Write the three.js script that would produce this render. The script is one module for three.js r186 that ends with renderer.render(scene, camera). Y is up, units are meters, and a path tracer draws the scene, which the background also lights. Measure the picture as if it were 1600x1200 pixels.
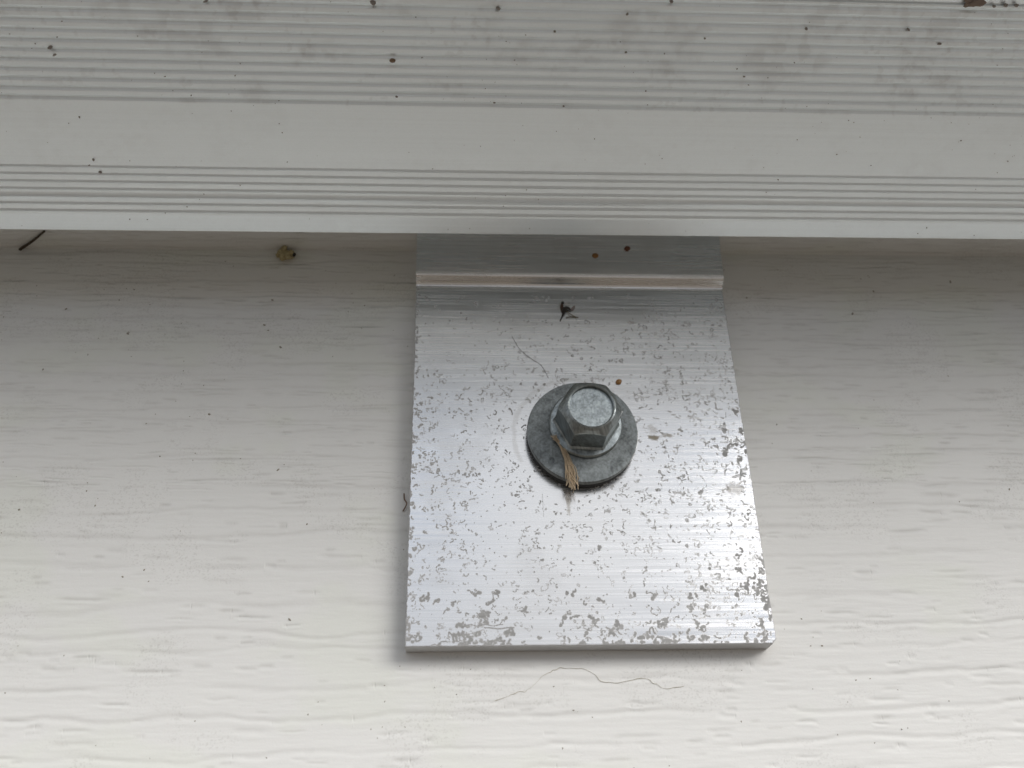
import * as THREE from 'three';
import { mergeGeometries, toCreasedNormals, mergeVertices } from 'three/addons/utils/BufferGeometryUtils.js';

// ---------------------------------------------------------------- camera, sky, sun, exposure (lengths below are millimetres times MM)
const MM = 0.001;
const scene = new THREE.Scene();
const camera = new THREE.PerspectiveCamera(2 * Math.atan(600 / 1500) * 180 / Math.PI, 4 / 3, 0.004, 50);
// The board is a vertical face of the house. Everything is modelled with the board lying flat (x right, y out of the board, z down the board)
// and turned upright as it is added to the scene: STAND carries y to the viewer (+z) and z to the ground (-y).
const STAND = new THREE.Quaternion().setFromAxisAngle(new THREE.Vector3(1, 0, 0), Math.PI / 2);
camera.position.set(-18.897 * MM, 131.116 * MM, 89.023 * MM).applyQuaternion(STAND);
camera.quaternion.setFromEuler(new THREE.Euler(-1.0601825, -0.1233775, 0.1083076, 'YXZ')).premultiply(STAND);
camera.focus = 0.138; camera.userData.fStop = 24;

const renderer = new THREE.WebGLRenderer({ antialias: true });
renderer.toneMapping = THREE.LinearToneMapping;
renderer.toneMappingExposure = 1.64;
renderer.shadowMap.enabled = true;
renderer.setSize(1024, 768);

// seeded noise
function rng(seed) { let a = seed >>> 0; return () => { a = (a + 0x6D2B79F5) | 0; let t = Math.imul(a ^ (a >>> 15), 1 | a); t = (t + Math.imul(t ^ (t >>> 7), 61 | t)) ^ t; return ((t ^ (t >>> 14)) >>> 0) / 4294967296; }; }
function hash(x, y, s) { let h = Math.imul(x | 0, 374761393) ^ Math.imul(y | 0, 668265263) ^ Math.imul(s | 0, 2246822519); h = Math.imul(h ^ (h >>> 13), 1274126177); return ((h ^ (h >>> 16)) >>> 0) / 4294967296; }
function vnoise(x, y, s) {
  const ix = Math.floor(x), iy = Math.floor(y); let fx = x - ix, fy = y - iy; fx = fx * fx * (3 - 2 * fx); fy = fy * fy * (3 - 2 * fy);
  const a = hash(ix, iy, s), b = hash(ix + 1, iy, s), c = hash(ix, iy + 1, s), d = hash(ix + 1, iy + 1, s);
  return a + (b - a) * fx + (c - a) * fy + (a - b - c + d) * fx * fy;
}
function fbm(x, y, s, o = 4) { let v = 0, a = 0.5, n = 0; for (let i = 0; i < o; i++) { v += a * vnoise(x, y, s + i * 17); n += a; a *= 0.5; x *= 2.03; y *= 2.03; } return v / n; }
const sstep = (a, b, x) => { const t = Math.min(1, Math.max(0, (x - a) / (b - a))); return t * t * (3 - 2 * t); };

// a bright, mostly cloudy sky with a few blue gaps, the same all round
function makeSky() {
  const W = 1024, H = 512, d = new Float32Array(W * H * 4);
  for (let j = 0; j < H; j++) for (let i = 0; i < W; i++) {
    const el = ((j + 0.5) / H - 0.5) * Math.PI, az = ((i + 0.5) / W - 0.5) * 2 * Math.PI;
    const x = Math.cos(el) * Math.cos(az), y = Math.sin(el), z = Math.cos(el) * Math.sin(az);
    const px = x / (y + 0.45), pz = z / (y + 0.45);
    const c = fbm(px * 5.3 + 9.3, pz * 5.3 + 4.2, 5, 5);
    const cover = sstep(0.38, 0.60, c), thick = 0.90 + 0.22 * fbm(px * 4.7 + 3, pz * 4.7 + 8, 77, 4);
    const k = (j * W + i) * 4, up = y > 0;
    const k3 = (1 + 2 * Math.max(0, y)) / 3 * 0.86, blue = [0.42 * k3, 0.58 * k3, 0.86 * k3], white = [1.1 * thick * k3, 1.1 * thick * k3, 1.11 * thick * k3];   // an overcast sky is brighter overhead
    for (let q = 0; q < 3; q++) d[k + q] = up ? blue[q] + (white[q] - blue[q]) * (0.35 + 0.65 * cover) : 0.35;
    d[k + 3] = 1;
  }
  const t = new THREE.DataTexture(d, W, H, THREE.RGBAFormat, THREE.FloatType);
  t.mapping = THREE.EquirectangularReflectionMapping; t.magFilter = THREE.LinearFilter; t.needsUpdate = true;
  return t;
}
const sky = makeSky();
scene.background = sky; scene.environment = sky;
scene.backgroundIntensity = 1.0;

const sun = new THREE.DirectionalLight(0xfffaf4, 3.4);
sun.position.set(0.95, 0.92, 0.85); sun.target.position.set(0, 0, 0);
sun.castShadow = true; sun.shadow.radius = 90; sun.shadow.mapSize.set(2048, 2048);
Object.assign(sun.shadow.camera, { left: -0.4, right: 0.4, top: 0.4, bottom: -0.4, near: 0.1, far: 4 });
scene.add(sun, sun.target);

// ---------------------------------------------------------------- helpers
function tag(o, label, category, group, kind) {
  if (label) o.userData.label = label; if (category) o.userData.category = category;
  if (group) o.userData.group = group; if (kind) o.userData.kind = kind; return o;
}
const taken = {};
function numbered(n) { taken[n] = (taken[n] ?? -1) + 1; return taken[n] ? `${n}_${String(taken[n]).padStart(3, '0')}` : n; }
function thing(name, label, category, group) { const g = new THREE.Group(); g.name = numbered(name); scene.add(g); return tag(g, label, category, group); }
function mesh(name, geo, mat, parent = scene) {
  const m = new THREE.Mesh(geo, mat); m.name = parent === scene ? numbered(name) : name; m.castShadow = m.receiveShadow = true; parent.add(m); return m;
}
function mapUV(geo, fn) {          // uv from the local position, in metres
  const p = geo.attributes.position, uv = new Float32Array(p.count * 2);
  for (let i = 0; i < p.count; i++) { const [u, v] = fn(p.getX(i), p.getY(i), p.getZ(i)); uv[2 * i] = u; uv[2 * i + 1] = v; }
  geo.setAttribute('uv', new THREE.BufferAttribute(uv, 2)); return geo;
}
// a prism: polygon [a, b] in mm, run along x from x0 to x1; a and b are carried by two directions from an origin (mm)
function prism(pts, x0, x1, origin, ta, tb, crease = 0.7) {
  const s = new THREE.Shape(pts.map((p) => new THREE.Vector2(p[0], p[1])));
  let g = new THREE.ExtrudeGeometry(s, { depth: x1 - x0, bevelEnabled: false, steps: 1 });
  g.translate(0, 0, x0);
  const m = new THREE.Matrix4().makeBasis(new THREE.Vector3(...ta), new THREE.Vector3(...tb), new THREE.Vector3(1, 0, 0));
  m.setPosition(...origin); g.applyMatrix4(m); g.scale(MM, MM, MM);
  g.deleteAttribute('normal'); g.deleteAttribute('uv');
  return toCreasedNormals(g, crease);
}
function dataTex(W, H, fill, srgb, wrap = THREE.MirroredRepeatWrapping) {
  const d = new Uint8Array(W * H * 4);
  for (let j = 0, k = 0; j < H; j++) for (let i = 0; i < W; i++, k += 4) { const c = fill(i, j); d[k] = c[0]; d[k + 1] = c[1]; d[k + 2] = c[2]; d[k + 3] = 255; }
  const t = new THREE.DataTexture(d, W, H); t.magFilter = THREE.LinearFilter; t.minFilter = THREE.LinearMipmapLinearFilter; t.generateMipmaps = true;
  t.wrapS = t.wrapT = wrap; if (srgb) t.colorSpace = THREE.SRGBColorSpace; t.needsUpdate = true; return t;
}
const cl = (v) => Math.max(0, Math.min(255, Math.round(v)));
const enc = (l) => cl(255 * (l <= 0.0031308 ? 12.92 * l : 1.055 * Math.pow(l, 1 / 2.4) - 0.055));   // linear value to an sRGB byte

// ---------------------------------------------------------------- the white wood-grain board and the strip that closes it off behind
// texture area: x -115..115, z -10..106 mm
const BX0 = -115, BZ0 = -10, BW = 230, BH = 116, TW = 2048, TH = 1032, PX = TW / BW;
const hgt = new Float32Array(TW * TH), dirt = new Float32Array(TW * TH);
{
  const r = rng(411);
  // one pressed grain line: a groove with a soft raised lip on its near side
  const stroke = (x0, z0, len, wid, depth, wob, dirty, seed, slope) => {
    const n = Math.ceil(len * PX);
    for (let k = 0; k <= n; k++) {
      const t = k / n, x = x0 + len * t, e = Math.min(1, Math.min(t, 1 - t) * 6 * (0.5 + len / 40));
      const z = z0 + slope * len * t + wob * (fbm(x * 0.055, z0 * 3.1, seed, 3) - 0.5) * 2 + 0.25 * (vnoise(x * 0.5, z0, seed + 3) - 0.5);
      const mod = e * (0.45 + 0.75 * vnoise(x * 0.16, z0 * 1.7, seed + 9));
      const i = Math.round((x - BX0) * PX), jc = (z - BZ0) * PX; if (i < 0 || i >= TW) continue;
      const w = wid * PX * (0.8 + 0.4 * vnoise(x * 0.3, z0, seed + 21)), R = Math.ceil(w * 3.2);
      for (let j = Math.max(0, Math.floor(jc - R)); j <= Math.min(TH - 1, jc + R); j++) {
        const q = (j - jc) / w, g = Math.exp(-q * q), l = Math.exp(-((q - 1.7) * (q - 1.7)) / 1.1);
        hgt[j * TW + i] += (-g + 0.38 * l) * depth * mod;
        dirt[j * TW + i] = Math.max(dirt[j * TW + i], g * dirty * mod);
      }
    }
  };
  for (let z = -9; z < 106; z += (z < 30 ? 1.7 + r() * 2.2 : 3.2 + r() * 3.4)) {            // long lines
    const wide = z < 30 ? 0.20 + r() * 0.14 : 0.30 + r() * 0.22;
    let x = BX0 - 10 + r() * 25;
    while (x < 115) { const len = 45 + r() * 120; stroke(x, z + (r() - 0.5) * 1.0, len, wide, 0.4 + r() * 0.45, z < 30 ? 0.9 : 1.5, 0.3 + r() * 0.3, Math.floor(r() * 1e6), (r() - 0.5) * 0.014); x += len + 1 + r() * 18; }
  }
  for (let k = 0; k < 2900; k++) {                               // short pores, closer set in the finer grain near the sill
    const z = -9 + (r() < 0.66 ? r() * 42 : 42 + r() * 72), len = 1.6 + r() * r() * (z < 34 ? 11 : 9);
    const soft = z < 34 ? 0.10 + r() * 0.13 : 0.20 + r() * 0.16;
    stroke(BX0 + r() * BW, z, len, soft, (z < 34 ? 0.3 : 0.22) + r() * 0.6, 0.25, 0.2 + r() * 0.7, Math.floor(r() * 1e6), (r() - 0.5) * 0.03);
  }
}
const boardColor = dataTex(TW, TH, (i, j) => {
  const x = BX0 + i / PX, z = BZ0 + j / PX;
  const blot = fbm(x * 0.045 + 5, z * 0.06, 31, 4) - 0.5, film = fbm(x * 0.9, z * 2.6, 37, 3) - 0.5, fine = hash(i, j, 3) - 0.5;
  const yel = sstep(0.56, 0.74, fbm(x * 0.06 + 50, z * 0.11 + 7, 91, 4));
  const grit = sstep(0.70, 0.80, vnoise(x * 5.5, z * 7.5, 55)) * sstep(0.50, 0.68, fbm(x * 0.12, z * 0.16, 63, 3));
  const d = dirt[j * TW + i] * (0.4 + 0.9 * fbm(x * 0.8, z * 1.2, 71, 3)) * 0.20 + grit * 0.16;
  const base = [0.79, 0.793, 0.772].map((c) => c * (1 + 0.035 * blot + 0.022 * film + 0.02 * fine));
  base[0] *= 1 - 0.012 * yel; base[2] *= 1 - 0.03 * yel;
  const soil = [0.20, 0.175, 0.14];
  return base.map((c, q) => enc(c + (soil[q] - c) * Math.min(0.8, d)));
}, true);
const boardBump = dataTex(TW, TH, (i, j) => {
  const x = BX0 + i / PX, z = BZ0 + j / PX;
  const h = 0.62 + 0.30 * hgt[j * TW + i] + 0.10 * (fbm(x * 0.25, z * 2.4, 12, 4) - 0.5) + 0.02 * (hash(i, j, 8) - 0.5);
  const v = cl(h * 255); return [v, v, v];
}, false);
const boardMat = new THREE.MeshPhysicalMaterial({ color: 0xffffff, map: boardColor, bumpMap: boardBump, bumpScale: 0.00034, roughness: 0.5, specularIntensity: 0.7 });
{
  const g = new THREE.BoxGeometry(0.7, 0.012, 0.6094);
  g.translate(0, -0.006, 0.3047 - 0.0094);
  mapUV(g, (x, y, z) => [(x / MM - BX0) / BW, (z / MM - BZ0) / BH]);
  tag(mesh('floor_board', g, boardMat), 'white wood grain vinyl board under the metal bracket', 'board', null, 'structure');
  const w = new THREE.BoxGeometry(0.7, 0.020, 0.0306);
  w.translate(0, -0.002, -0.0094 - 0.0153);
  mapUV(w, (x, y, z) => [(x / MM - BX0) / BW, (y / MM + 30) / BH]);
  tag(mesh('back_wall', w, boardMat), 'white strip behind the board below the ribbed sill', 'wall', null, 'structure');
}

{ // the bare earth at the foot of the wall, which lights the shaded side of the sill
  const earth = dataTex(512, 512, (i, j) => { const n = fbm(i * 0.03, j * 0.03, 701, 5), f = hash(i, j, 11); return [0.060, 0.048, 0.036].map((c) => enc(c * (0.6 + 0.7 * n + 0.2 * f))); }, true);
  const g = new THREE.PlaneGeometry(16, 16, 1, 1); g.rotateX(-Math.PI / 2); g.translate(0, -0.6, 7.98); mapUV(g, (x, y, z) => [x, z]);
  tag(mesh('ground', g, new THREE.MeshStandardMaterial({ map: earth, roughness: 0.95 })), 'brown bare earth at the foot of the wall', 'ground', null, 'structure');
}

// ---------------------------------------------------------------- the ribbed aluminium sill
const sillColor = dataTex(2048, 512, (i, j) => {             // 240 x 60 mm
  const x = i / 2048 * 240, s = j / 512 * 60;
  const line = (fbm(x * 0.02, s * 6, 201, 3) - 0.5) * 0.05, fine = (hash(i, j, 5) - 0.5) * 0.03;
  const patch = sstep(0.52, 0.75, fbm(x * 0.16 + 3, s * 0.22, 205, 4)), smut = sstep(0.62, 0.72, fbm(x * 1.1, s * 1.3, 211, 3)) * sstep(0.45, 0.6, fbm(x * 0.09, s * 0.1 + 4, 213, 3));
  const b = 1 + line + fine, up = s > 19.6 ? 1 : 0.22, soil = up * ((0.05 + 0.12 * sstep(0.4, 0.6, fbm(x * 0.7, s * 0.8, 219, 3))) * patch + 0.10 * smut);
  return [0.89, 0.945, 0.965].map((c, q) => enc(c * b * (1 - soil) + soil * [0.30, 0.25, 0.22][q]));
}, true);
const sillRough = dataTex(1024, 256, (i, j) => { const v = 0.39 + 0.10 * (fbm(i * 0.02, j * 0.25, 222, 4) - 0.5) + 0.05 * (hash(i, j, 6) - 0.5); return [0, cl(v * 255), 255]; }, false);
const sillMat = new THREE.MeshPhysicalMaterial({ color: 0xffffff, map: sillColor, roughness: 1, roughnessMap: sillRough, metalness: 0.65 });
{
  const sill = thing('ribbed_sill', 'satin silver aluminium sill with fine horizontal ribs along the top', 'sill');
  const O = [0, 15, -1.42], T = [0, 0.91355, -0.40674], N = [0, 0.40674, 0.91355];
  const X0 = -300, X1 = 300;
  const add = (name, pts) => {
    const g = prism(pts, X0, X1, O, T, N);
    mapUV(g, (x, y, z) => [x / 0.24 + 0.5, ((y - O[1] * MM) * T[1] + (z - O[2] * MM) * T[2]) / 0.06]);
    return mesh(name, g, sillMat, sill);
  };
  // the box section behind the face sheet, open towards the wall
  const P = (k, n) => [-(O[2] + T[2] * k + N[2] * n), O[1] + T[1] * k + N[1] * n];
  const core = prism([P(0.5, -0.35), P(0.9, -2.1), P(6, -2.35), [10.5, 19], [10.5, 8.1], [40, 8.1], [40, 96], [26, 96], [25, 95], P(37.5, -0.35)].reverse(), X0, X1, [0, 0, 0], [0, 0, -1], [0, 1, 0]);
  mapUV(core, (x, y, z) => [x / 0.24 + 0.5, z / 0.06]);
  mesh('box_section', core, sillMat, sill);
  // rounded lower lip, n = 0 is the face
  const g0 = 3.295, gp = 1.1439, r0 = 20.23, rp = 1.2862;      // spacing of the fine ribs and of the channels above them
  const lip = [[g0 - gp / 2, -0.5], [g0 - gp / 2, 0], [0.3, 0], [0.1, -0.06], [0, -0.25], [0.25, -1.2], [0.8, -2.2], [1.6, -2.3]];
  add('lip', lip.reverse());
  for (let k = 0; k < 7; k++) {                                // seven fine raised ribs
    const c = g0 + k * gp, p = [[c - gp / 2, -0.6], [c - gp / 2, 0]];
    for (let q = 0; q <= 8; q++) { const t = -1 + q / 4; p.push([c + 0.25 * t, 0.19 * (0.5 + 0.5 * Math.cos(t * Math.PI))]); }
    p.push([c + gp / 2, 0], [c + gp / 2, -0.6]);
    add('fine_rib', p.reverse());
  }
  add('flat_band', [[g0 + 6.5 * gp, -0.6], [g0 + 6.5 * gp, 0], [r0 - rp / 2, 0], [r0 - rp / 2, -0.6]].reverse());
  for (let k = 0; k < 12; k++) {                               // broad ribs parted by rounded channels
    const c = r0 + k * rp, p = [[c - rp / 2, -0.7], [c - rp / 2, 0]];
    for (let q = 0; q <= 10; q++) { const t = -1 + q / 5; p.push([c + 0.38 * t, -0.30 * (0.5 + 0.5 * Math.cos(t * Math.PI))]); }
    p.push([c + rp / 2, 0], [c + rp / 2, -0.7]);
    add('rib', p.reverse());
  }
}

// ---------------------------------------------------------------- the aluminium bracket
const KW = 1664, KH = 2048, KX0 = -26, KZ0 = -5, KS = 32;    // 52 x 64 mm, 32 texels a millimetre
const spot = new Float32Array(KW * KH);
{
  const r = rng(97);
  const dot = (x, z, rad, v) => {
    const R = Math.ceil(rad * KS) + 1, ci = (x - KX0) * KS, cj = (z - KZ0) * KS;
    for (let j = Math.max(0, Math.floor(cj - R)); j <= Math.min(KH - 1, cj + R); j++) for (let i = Math.max(0, Math.floor(ci - R)); i <= Math.min(KW - 1, ci + R); i++) {
      const d = Math.hypot(i - ci, j - cj) / KS, a = v * (1 - sstep(rad * 0.5, rad * 1.35, d)); if (a > spot[j * KW + i]) spot[j * KW + i] = a;
    }
  };
  const squiggle = (x, z, len, rad, v) => {
    let a = r() * 6.283, bend = (r() - 0.5) * 6; const step = 0.07;
    for (let s = 0; s < len; s += step) {
      dot(x, z, rad * (0.6 + 0.7 * r()), v); a += bend * step * 3 + (r() - 0.5) * 1.3; if (r() < 0.12) { a += (r() - 0.5) * 3; bend = (r() - 0.5) * 6; }
      x += Math.cos(a) * step; z += Math.sin(a) * step;
    }
  };
  for (let k = 0; k < 3700; k++) {
    const x = -25 + r() * 50, z = 1.5 + r() * 56;
    const cluster = fbm(x * 0.16 + 20, z * 0.16, 303, 3), right = 0.35 * sstep(6, 24, x), fade = 0.35 + 0.65 * sstep(2, 18, z + 0.35 * x);
    if (r() > fade * (0.18 + 1.5 * Math.max(0, cluster - 0.30) + right)) continue;
    const n = 1 + Math.floor(r() * 2.6), v = 0.4 + 0.6 * r();
    for (let q = 0; q < n; q++) squiggle(x + (r() - 0.5) * 0.9, z + (r() - 0.5) * 0.8, 0.12 + r() * r() * 1.5, 0.045 + r() * 0.05, v);
  }
  for (let k = 0; k < 900; k++) dot(-25 + r() * 50, 6 + r() * 51, 0.04 + r() * 0.07, 0.5 + 0.5 * r());
  for (let k = 0; k < 220; k++) {                                // thicker bloom along the free end and the right edge
    const end = r() < 0.66; let x, z;
    if (end) { x = -25 + r() * 50; z = 57.6 - Math.abs(r() + r() - 1) * 8.5; } else { x = 25 - r() * r() * 5; z = 22 + r() * 36; }
    const c = fbm(x * 0.3, z * 0.3 + 40, 307, 3); if (r() > sstep(0.36, 0.62, c) + 0.12) continue;
    for (let q = 0; q < 3; q++) squiggle(x + (r() - 0.5), z + (r() - 0.5) * 0.8, 0.3 + r() * 1.8, 0.07 + r() * 0.10, 0.8 + 0.2 * r());
  }
  for (let k = 0; k < 50; k++) squiggle(-25 + r() * 50, 57.4 - r() * r() * 1.4, 0.4 + r(), 0.1 + r() * 0.1, 0.9);
  for (let k = 0; k < 60; k++) squiggle(-24.9 + r() * 0.5, r() * 57, 0.3 + r() * 0.8, 0.08 + r() * 0.08, 0.8);
  for (const [x, z, l] of [[22.5, 11, 9], [21.2, 18, 4], [-6, 36, 3.5]]) { for (let s = 0; s < l; s += 0.1) dot(x + 0.06 * (r() - 0.5) + s * 0.02, z + s, 0.045, 0.55 * (0.4 + r())); }   // fine scratches
  for (let s = 0; s < 6; s += 0.05) { dot(-18 + s, 54.9 + 0.1 * Math.sin(s * 3), 0.05 + 0.05 * r(), 0.9); if (s > 2) dot(-16.5 + s, 55.3 + 0.08 * Math.sin(s * 2), 0.06 + 0.05 * r(), 0.9); }
}
const streak = (x, z) => 0.55 * (vnoise(x * 0.11, z * 9, 401) - 0.5) + 0.35 * (vnoise(x * 0.2 + 7, z * 19, 407) - 0.5) + 0.35 * (fbm(x * 0.05, z * 3.2, 411, 3) - 0.5);
const haze = (x, z) => sstep(0.48, 0.72, fbm(x * 0.14 + 11, z * 0.17 + 3, 421, 4));
const stainSpots = [[11.0, 26.9, 0.9, 0.45, 0.9], [11.0, 25.6, 0.8, 0.9, 0.30], [13.3, 26.5, 0.8, 0.4, 0.7], [22.3, 35.2, 1.6, 1.1, 0.35], [9.5, 6.6, 0.7, 0.4, 0.35], [-1.2, 3.6, 1.1, 1.0, 0.25], [-2.3, 37.5, 0.35, 1.9, 0.45]];
const stain = (x, z) => { let v = 0; for (const [a, b, w, h, k] of stainSpots) { const d = Math.hypot((x - a) / w, (z - b) / h); if (d < 1.6) v = Math.max(v, k * (1 - sstep(0.45, 1.25, d + 1.1 * (fbm(x * 2.2, z * 2.2, 431, 3) - 0.5)))); }
  const q = Math.hypot(x + 0.5, z - 26.5) - 9.4; if (q > -1 && q < 1 && x < 3 && z < 31) v = Math.max(v, 0.13 * (1 - sstep(0.1, 0.55, Math.abs(q + 0.6 * (fbm(x, z, 433, 3) - 0.5))))); return v; };
const bracketColor = dataTex(KW, KH, (i, j) => {
  const x = KX0 + i / KS, z = KZ0 + j / KS, s = spot[j * KW + i], b = 1 + 0.30 * streak(x, z), h = 0.10 * haze(x, z);
  const metal = [0.88, 0.877, 0.87], oxide = [0.325, 0.325, 0.32], g = 0.92 + 0.16 * hash(i, j, 9);
  const t = stain(x, z), soil = [0.25, 0.21, 0.14];
  return metal.map((c, q) => { const v = (c * b * (1 - h) + 0.5 * h) * (1 - s) + oxide[q] * g * s; return enc(v + (soil[q] - v) * t); });
}, true);
const bracketSurface = dataTex(KW, KH, (i, j) => {             // green: roughness, blue: metalness
  const x = KX0 + i / KS, z = KZ0 + j / KS, s = spot[j * KW + i], h = haze(x, z);
  const t = stain(x, z); const ro = (0.235 + 0.22 * streak(x, z) + 0.03 * h) * (1 - s) + 0.75 * s;
  return [0, cl(ro * 255), cl((1 - 0.9 * s - 0.06 * h) * (1 - 0.9 * t) * 255)];
}, false);
const bracketBump = dataTex(1024, 1024, (i, j) => { const x = KX0 + i / 1024 * 52, z = KZ0 + j / 1024 * 64; const v = cl(128 + 90 * streak(x, z)); return [v, v, v]; }, false);
const bracketMat = new THREE.MeshPhysicalMaterial({ color: 0xffffff, map: bracketColor, metalness: 1, metalnessMap: bracketSurface, roughness: 1, roughnessMap: bracketSurface, bumpMap: bracketBump, bumpScale: 0.0000035, anisotropy: 0.55, anisotropyRotation: Math.PI / 2 });
const cutMat = new THREE.MeshStandardMaterial({ color: new THREE.Color(0.52, 0.52, 0.52), metalness: 0.35, roughness: 0.65 });   // dull sawn edges
const bracketUV = (x, y, z) => [(x / MM - KX0 + (3.08 - y / MM) * 0.4) / 52, (z / MM - KZ0 + (3.08 - y / MM) * 0.5) / 64];
const bracket = thing('metal_bracket', 'speckled brushed aluminium bracket screwed flat onto the white board', 'bracket');
bracket.rotation.y = -0.0066;
{
  const r = rng(12), pts = [], put = (x0, z0, x1, z1, n, j) => { for (let k = 0; k < n; k++) { const t = k / n; const a = k ? j : 0, dx = x1 - x0, dz = z1 - z0, l = Math.hypot(dx, dz); const o = (r() - 0.5) * a; pts.push(new THREE.Vector2(x0 + dx * t - dz / l * o, -(z0 + dz * t + dx / l * o))); } };
  const b = 0.14;
  put(-25 + b, 0, -25 + b, 57.7 - b, 120, 0.14); put(-25 + b, 57.7 - b, 24.5 - b, 57.7 - b, 90, 0.06); put(24.5 - b, 57.7 - b, 25 - b, 57.1 - b, 3, 0.06); put(25 - b, 57.1 - b, 25 - b, 0, 120, 0.12);
  pts.push(new THREE.Vector2(25 - b, 0));
  const g = new THREE.ExtrudeGeometry(new THREE.Shape(pts), { depth: 3.08 - 2 * b, bevelEnabled: true, bevelThickness: b, bevelSize: b, bevelSegments: 2, steps: 1 });
  g.rotateX(-Math.PI / 2); g.translate(0, b, -0.0); g.scale(MM, MM, MM); g.deleteAttribute('normal'); g.deleteAttribute('uv');
  const pg = toCreasedNormals(g, 0.12); mapUV(pg, bracketUV);
  mesh('flat_plate', pg, [bracketMat, cutMat], bracket);
  // thicker root with a chamfered step, turning up into the leg that carries the sill
  const q = [[0.05, 0.02], [0.05, 3.1], [0.3, 3.16], [0.52, 3.32], [0.68, 3.6], [0.78, 4.0], [0.9, 4.38], [1.08, 4.62], [1.32, 4.74], [1.7, 4.79], [5.0, 4.95], [7.0, 5.25], [9.1, 5.9], [9.1, 0.02]];
  const rg = prism(q.reverse(), -25, 25, [0, 0, 0], [0, 0, -1], [0, 1, 0], 0.5);
  mapUV(rg, (x, y, z) => [(x / MM - KX0) / 52, 0.006 * (16 + (z - y) / MM)]);
  mesh('raised_root', rg, bracketMat, bracket);
}

// ---------------------------------------------------------------- sealing washer and hex screw
const zinc = (seed, dark, light) => dataTex(512, 512, (i, j) => {  // 20 x 20 mm
  const x = i / 512 * 20, y = j / 512 * 20, n = fbm(x * 1.5, y * 1.5, seed, 4), m = fbm(x * 4.6, y * 4.6, seed + 5, 2), bl = sstep(0.6, 0.75, fbm(x * 0.8, y * 0.8, seed + 40, 3));
  const v = dark + (light - dark) * Math.min(1, Math.max(0, 0.5 + 0.9 * (n - 0.5) + 1.1 * (m - 0.5))) - 0.06 * bl;
  return [v * 0.90, v * 0.99, v * 1.0].map(enc);
}, true, THREE.RepeatWrapping);
const zincRough = dataTex(256, 256, (i, j) => { const v = 0.50 + 0.3 * (fbm(i * 0.08, j * 0.08, 520, 4) - 0.5); return [0, cl(v * 255), 255]; }, false, THREE.RepeatWrapping);
const washerMat = new THREE.MeshStandardMaterial({ map: zinc(501, 0.16, 0.32), metalness: 0.5, roughness: 1, roughnessMap: zincRough });
const screwMat = new THREE.MeshStandardMaterial({ map: zinc(541, 0.23, 0.45), metalness: 0.95, roughness: 0.7, roughnessMap: zincRough });
const rubberMat = new THREE.MeshStandardMaterial({ color: new THREE.Color(0.035, 0.037, 0.038), roughness: 0.75 });
const topUV = (x, y, z) => [x / 0.02 + 0.5 + y * 20, z / 0.02 + 0.5 + y * 30];
const CX = -0.03, CZ = 26.96;
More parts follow.
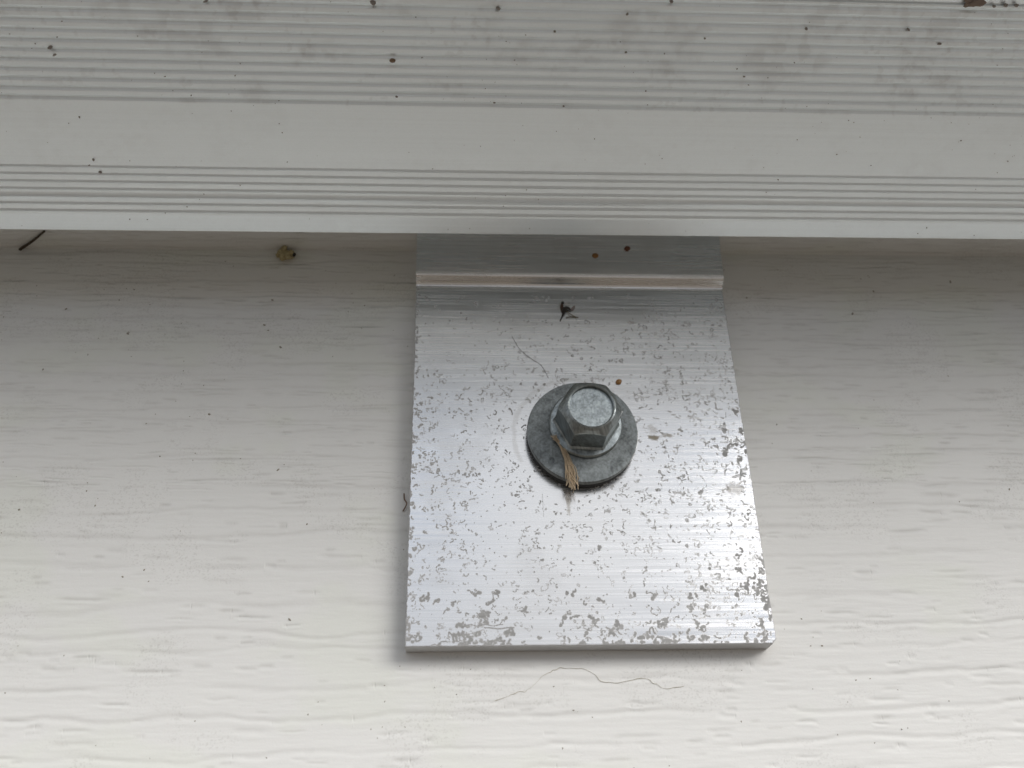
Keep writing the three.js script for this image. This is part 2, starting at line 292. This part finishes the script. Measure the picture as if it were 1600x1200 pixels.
{
  const w = thing('sealing_washer', 'round grey zinc washer with dark rubber pad under the hex screw', 'washer');
  w.position.set(CX * MM, 3.1 * MM, CZ * MM);
  const lathe = (p, n = 96) => { const g = new THREE.LatheGeometry(p.map(([r, y]) => new THREE.Vector2(r * MM, y * MM)), n); g.deleteAttribute('normal'); g.deleteAttribute('uv'); return mapUV(toCreasedNormals(g, 0.7), topUV); };
  mesh('rubber_pad', lathe([[2.6, 0], [7.9, 0], [8.12, 0.25], [8.15, 0.7], [7.95, 1.12], [2.6, 1.12]]), rubberMat, w);
  mesh('metal_disc', lathe([[2.6, 1.13], [7.9, 1.13], [8.12, 1.22], [8.2, 1.45], [8.2, 1.95], [8.1, 2.2], [7.85, 2.32], [5.5, 2.48], [2.6, 2.55]]), washerMat, w);

  const s = thing('hex_screw', 'hex head flange screw fixed through the washer and bracket', 'screw');
  s.position.set((CX + 0.4) * MM, (3.1 + 2.52) * MM, (CZ - 0.8) * MM); s.rotation.set(0.03, 0, -0.01);
  mesh('shank', lathe([[0, -10], [2.4, -8], [2.4, 0.0], [0, 0.0]], 32), screwMat, s);
  mesh('flange', lathe([[2.3, 0.01], [5.2, 0.01], [5.38, 0.2], [5.38, 0.55], [5.2, 0.78], [4.6, 0.95], [2.3, 1.0]]), screwMat, s);
  // hexagonal head: rings from the hex wall up over the chamfer to the round top
  const turn = 0.06, H = 6.45, A = 4.05, nA = 96, pos = [], idx = [];
  const hexR = (a) => { const k = ((a - turn) % (Math.PI / 3) + Math.PI / 3) % (Math.PI / 3) - Math.PI / 6; return Math.min(A / Math.cos(k), 4.62); };
  const rings = [(a) => [hexR(a) + 0.3, 0.9], (a) => [hexR(a), 1.25], (a) => [hexR(a), H - 0.75 - (hexR(a) - A) * 0.9], (a) => [hexR(a) - 0.05, H - 0.66 - (hexR(a) - A) * 0.85], (a) => [3.75, H - 0.28], () => [3.5, H - 0.08], () => [3.32, H], () => [3.16, H - 0.10], () => [3.04, H - 0.62]];
  for (const f of rings) for (let k = 0; k < nA; k++) { const a = k / nA * 2 * Math.PI + turn + Math.PI / 3 / 16 * 0; const [r, y] = f(a); pos.push(r * Math.cos(a) * MM, y * MM, r * Math.sin(a) * MM); }
  for (let q = 0; q < rings.length - 1; q++) for (let k = 0; k < nA; k++) { const a = q * nA + k, b = q * nA + (k + 1) % nA, c = a + nA, d = b + nA; idx.push(a, c, b, b, c, d); }
  let g = new THREE.BufferGeometry(); g.setAttribute('position', new THREE.Float32BufferAttribute(pos, 3)); g.setIndex(idx);
  g = mapUV(toCreasedNormals(g.toNonIndexed(), 0.22), topUV);
  const head = mesh('hex_head', g, screwMat, s);
  mesh('recessed_face', lathe([[0, H - 0.55], [2.9, H - 0.55], [3.08, H - 0.5], [3.08, H - 0.9], [0, H - 0.9]].reverse()), screwMat, head);
}

// ---------------------------------------------------------------- small debris
const M = (r, g, b, ro = 0.8) => new THREE.MeshStandardMaterial({ color: new THREE.Color(r, g, b), roughness: ro });
function tube(pts, rad, n = 40, rs = 6) {      // points in mm, rad a number or a function of t
  const c = new THREE.CatmullRomCurve3(pts.map((p) => new THREE.Vector3(...p).multiplyScalar(MM)));
  const g = new THREE.TubeGeometry(c, n, 1 * MM, rs, false), p = g.attributes.position, v = new THREE.Vector3(), o = new THREE.Vector3();
  for (let i = 0; i <= n; i++) { c.getPointAt(i / n, o); const R = typeof rad === 'function' ? rad(i / n) : rad; for (let j = 0; j <= rs; j++) { const k = i * (rs + 1) + j; v.fromBufferAttribute(p, k).sub(o).multiplyScalar(R).add(o); p.setXYZ(k, v.x, v.y, v.z); } }
  g.computeVertexNormals(); return g;
}
function lump(rx, ry, rz, seed, rough = 0.2, detail = 3) {
  let g = new THREE.IcosahedronGeometry(1, detail); g.deleteAttribute('uv'); g.deleteAttribute('normal'); g = mergeVertices(g); const p = g.attributes.position;
  for (let i = 0; i < p.count; i++) { const x = p.getX(i), y = p.getY(i), z = p.getZ(i), k = 1 + rough * (fbm(x * 1.7 + z + 5, y * 1.7 - z * 0.6 + 9, seed, 3) - 0.5) * 2; p.setXYZ(i, x * rx * k * MM, y * ry * k * MM, z * rz * k * MM); }
  g.computeVertexNormals(); return g;
}
const place = (o, x, y, z, ry = 0) => { o.position.set(x * MM, y * MM, z * MM); o.rotation.y = ry; return o; };
// yellowish crumb in the corner, with a dark seed stuck in it
{
  const t = place(thing('dirt_crumb', 'pale yellow crumb with a dark speck below the sill', 'crumb'), -46.9, 0, -9.0 + 0.9);
  const gs = [lump(1.25, 0.9, 1.0, 61, 0.5)]; const r = rng(8); for (let k = 0; k < 16; k++) { const a = r() * 6.28, g = lump(0.3 + r() * 0.35, 0.25 + r() * 0.3, 0.3 + r() * 0.3, 70 + k, 0.5, 1); g.translate(Math.cos(a) * (0.5 + r() * 0.9) * MM, (0.2 + r() * 0.7) * MM, Math.sin(a) * (0.3 + r() * 0.7) * MM); gs.push(g); }
  const c = mergeGeometries(gs); c.translate(0, 0.45 * MM, 0); mesh('crumb_mass', c, M(0.46, 0.39, 0.22, 0.95), t);
  const s = lump(0.26, 0.22, 0.4, 90, 0.2, 2); s.translate(1.55 * MM, 0.9 * MM, 0.25 * MM); mesh('dark_seed', s, M(0.02, 0.016, 0.012, 0.6), t);
}
tag(mesh('twig', tube([[-90.0, 0.25, -8.9], [-87.2, 2.4, -9.0], [-84.4, 4.9, -9.1]], (t) => 0.24 - 0.08 * t), M(0.07, 0.05, 0.03)), 'thin brown twig leaning under the sill at far left', 'twig');
{
  const t = thing('straw_wisp', 'tan straw wisp lying across the washer below the screw head', 'straw'), r = rng(31), gs = [];
  for (let k = 0; k < 34; k++) { const o = () => (r() - 0.5); const P = [[-4.55, 6.55, 28.5], [-3.5, 6.1, 29.7], [-2.75, 5.95, 31.3], [-2.3, 5.85, 33.4], [-1.95, 5.4, 35.5]]; const wd = [0.9, 0.6, 0.8, 1.5, 2.1]; const l = P.map((p, i) => [p[0] + o() * wd[i], p[1] + Math.abs(o()) * 0.35, p[2] + o() * wd[i]]); gs.push(tube(k % 3 ? l.slice(k % 2 ? 1 : 2) : l, 0.03 + r() * 0.05, 18, 4)); }
  mesh('straw_fibres', mergeGeometries(gs), M(0.60, 0.49, 0.35, 0.9), t);
  mesh('loose_fibre', tube([[-2.3, 5.9, 33.6], [-1.9, 5.2, 35.8], [-1.95, 4.6, 36.5]], 0.045, 18, 5), M(0.5, 0.42, 0.3, 0.9), t);
}
const seedSpots = [[4.13, 5.12, -5.1, 'amber seed on the dark bracket root, nearer the middle'], [9.5, 5.36, -6.4, 'reddish brown seed on the dark bracket root, nearer the right edge'], [6.4, 3.2, 17.5, 'amber seed on the brushed plate above the screw head']];
seedSpots.forEach(([x, y, z, label], i) => { const s = mesh('seed', lump(0.52, 0.28, 0.42, 110 + i, 0.12), i === 1 ? M(0.15, 0.05, 0.02, 0.5) : M(0.30, 0.15, 0.04, 0.45)); place(s, x, y, z, 0.4 * i); tag(s, label, 'seed', 'brown seeds on the bracket'); });
// remains of a gnat on the plate
{
  const t = thing('dead_gnat', 'tiny dark dead gnat on the bracket plate above the screw', 'insect'), dk = M(0.022, 0.017, 0.013, 0.5);
  const b1 = lump(0.26, 0.24, 0.75, 130, 0.25); b1.translate(-1.66 * MM, 3.3 * MM, 3.9 * MM); mesh('abdomen', b1, M(0.06, 0.028, 0.016, 0.5), t);
  const h1 = lump(0.26, 0.24, 0.26, 131, 0.2); h1.translate(-1.52 * MM, 3.35 * MM, 3.1 * MM); mesh('head', h1, dk, t);
  mesh('thorax', tube([[-2.05, 3.2, 6.35], [-1.55, 3.35, 5.2], [-1.2, 3.55, 4.4], [-0.7, 3.5, 4.15], [-0.3, 3.35, 4.5]], (u) => 0.1 + 0.30 * Math.exp(-((u - 0.62) ** 2) / 0.05)), dk, t);
  mesh('leg', tube([[-0.95, 3.3, 4.7], [-0.3, 3.35, 5.3], [0.5, 3.18, 5.75]], 0.07, 16, 5), M(0.17, 0.14, 0.05), t);
  mesh('leg', tube([[-1.1, 3.2, 5.75], [-0.2, 3.25, 5.65], [0.9, 3.18, 5.7]], 0.05, 16, 5), M(0.13, 0.1, 0.05), t);
  const w = lump(0.55, 0.03, 0.22, 133, 0.1, 2); w.rotateY(0.9); w.translate(0.1 * MM, 3.25 * MM, 4.0 * MM); mesh('wing', w, M(0.24, 0.2, 0.18, 0.4), t);
}
{
  const r = rng(19), key = [[-13.36, 64.05], [-11.22, 63.27], [-9.07, 62.65], [-6.85, 60.85], [-4.92, 60.04], [-1.2, 60.27], [1.7, 62.0], [6.52, 61.5], [9.42, 62.8], [12.05, 62.69]];
  const c = new THREE.CatmullRomCurve3(key.map(([x, z]) => new THREE.Vector3(x, 0, z))), pts = [];
  for (let k = 0; k <= 46; k++) { const p = c.getPoint(k / 46); pts.push([p.x + (r() - 0.5) * 0.22, 0.03 + r() * 0.05, p.z + (r() - 0.5) * 0.26]); }
  tag(mesh('hair', tube(pts, (t) => 0.012 + 0.022 * vnoise(t * 30, 2, 77), 260, 5), M(0.5, 0.46, 0.36)), 'fine brown hair lying on the white board below the bracket', 'hair');
}
tag(mesh('hair', tube([[-9.83, 3.13, 9.29], [-8.7, 3.14, 11.63], [-6.96, 3.13, 13.37], [-5.52, 3.14, 14.5], [-4.43, 3.13, 16.8]], 0.03, 80, 5), M(0.2, 0.2, 0.2)), 'fine curved grey hair on the plate above the washer', 'hair');
tag(mesh('rusty_fibre', tube([[-26.2, 0.3, 34.6], [-26.1, 0.5, 35.6], [-25.75, 0.7, 36.3], [-26.3, 0.15, 37.3]], 0.09, 30, 5), M(0.17, 0.09, 0.05)), 'short rusty fibre beside the left edge of the bracket', 'fibre');
{  // grit too small and too many to count
  const r = rng(77);
  const bits = (name, list, mat, label) => { const gs = list.map(([x, y, z, a, b, c, ry, s]) => { const g = lump(a, b, c, s, 0.35, 1); g.rotateY(ry); g.translate(x * MM, y * MM, z * MM); return g; }); tag(mesh(name, mergeGeometries(gs), mat), label, 'grit', null, 'stuff'); };
  const L = [];
  for (let k = 0; k < 900; k++) { const x = -100 + r() * 190, z = -8 + r() * 90; if (fbm(x * 0.1, z * 0.12, 601, 3) < 0.38 + 0.22 * r()) continue; const s = 0.035 + 0.09 * r() ** 5 + 0.04 * r(); L.push([x, s * 0.25, z, s * (1 + r()), s * 0.6, s, r() * 3, k]); }
  bits('board_grit', L.filter(([x, , z]) => !(Math.abs(x) < 25.6 && z < 58.2)), M(0.30, 0.27, 0.22, 0.9), 'scattered dark grit specks on the white board');
  const O = [0, 15, -1.42], T = [0, 0.91355, -0.40674], N = [0, 0.40674, 0.91355], F = [];
  const onFace = (x, s, a, c, ry) => { const h = s > 19.6 ? 0.1 : 0.02; F.push([x, O[1] + T[1] * s + N[1] * h, O[2] + T[2] * s + N[2] * h, a, Math.min(a, c) * 0.7, c, ry, F.length]); };
  for (const [x, s, a, c] of [[-71.63, 27.03, 0.5, 0.42], [-71.58, 25.97, 0.4, 0.3], [-70.1, 17.61, 0.42, 0.2], [-69.63, 11.17, 0.4, 0.25], [-69.09, 9.53, 0.45, 0.25], [-70.3, 10.5, 0.25, 0.15], [-26.67, 21.29, 0.3, 0.28], [-50.93, 33.09, 0.4, 0.3], [-29.54, 33.42, 0.8, 0.5], [-13.15, 33.31, 0.45, 0.35], [-39.87, 6.71, 0.25, 0.2], [9.52, 34.48, 0.4, 0.4], [53.15, 35.01, 0.4, 0.35], [54.64, 35.12, 0.4, 0.4], [56.24, 35.12, 0.45, 0.4], [47.19, 30.01, 0.45, 0.4], [3.87, 32.78, 0.3, 0.25], [-5.7, 30.34, 0.25, 0.3], [20.9, 24.8, 0.22, 0.2], [7.6, 22.46, 0.2, 0.18], [4.3, 27.99, 0.22, 0.2], [-3.58, 20.32, 0.22, 0.2], [42.41, 31.82, 0.4, 0.25], [28.36, 31.4, 0.3, 0.25], [14.62, 29.91, 0.25, 0.2]]) onFace(x + (r() - 0.5) * 0.4, s + (r() - 0.5) * 0.3, a * (0.55 + 0.4 * r()), c * (0.5 + 0.4 * r()), r() * 3);
  for (let k = 0; k < 420; k++) { const x = -90 + r() * 165, s = 0.6 + 36 * r(); if (fbm(x * 0.08, s * 0.2, 611, 3) < 0.4 + 0.15 * r()) continue; const q = 0.035 + 0.06 * r() ** 3; onFace(x, s, q * (1 + r()), q, r() * 3); }
  bits('sill_grit', F, M(0.24, 0.21, 0.185, 0.9), 'scattered dark grit specks on the ribbed sill');
  const o = mesh('dirt_clump', lump(1.5, 0.35, 0.6, 140, 0.9, 4), M(0.19, 0.145, 0.115, 0.95)); place(o, 50.17, 47.43, -15.72); o.rotation.set(1.15, 0, 0); tag(o, 'brown dirt clump at the top right of the ribbed sill', 'dirt');
  tag(o, null, null);
  const sd = mesh('seed', lump(0.42, 0.3, 0.3, 150, 0.3, 3), M(0.17, 0.11, 0.065, 0.7)); place(sd, -27.21, 38.96, -11.84); tag(sd, 'small brown seed lying on the ribs of the sill', 'seed');
}

for (const o of scene.children) if (o.userData.label && o.name !== 'ground') { o.position.applyQuaternion(STAND); o.quaternion.premultiply(STAND); }

renderer.render(scene, camera);
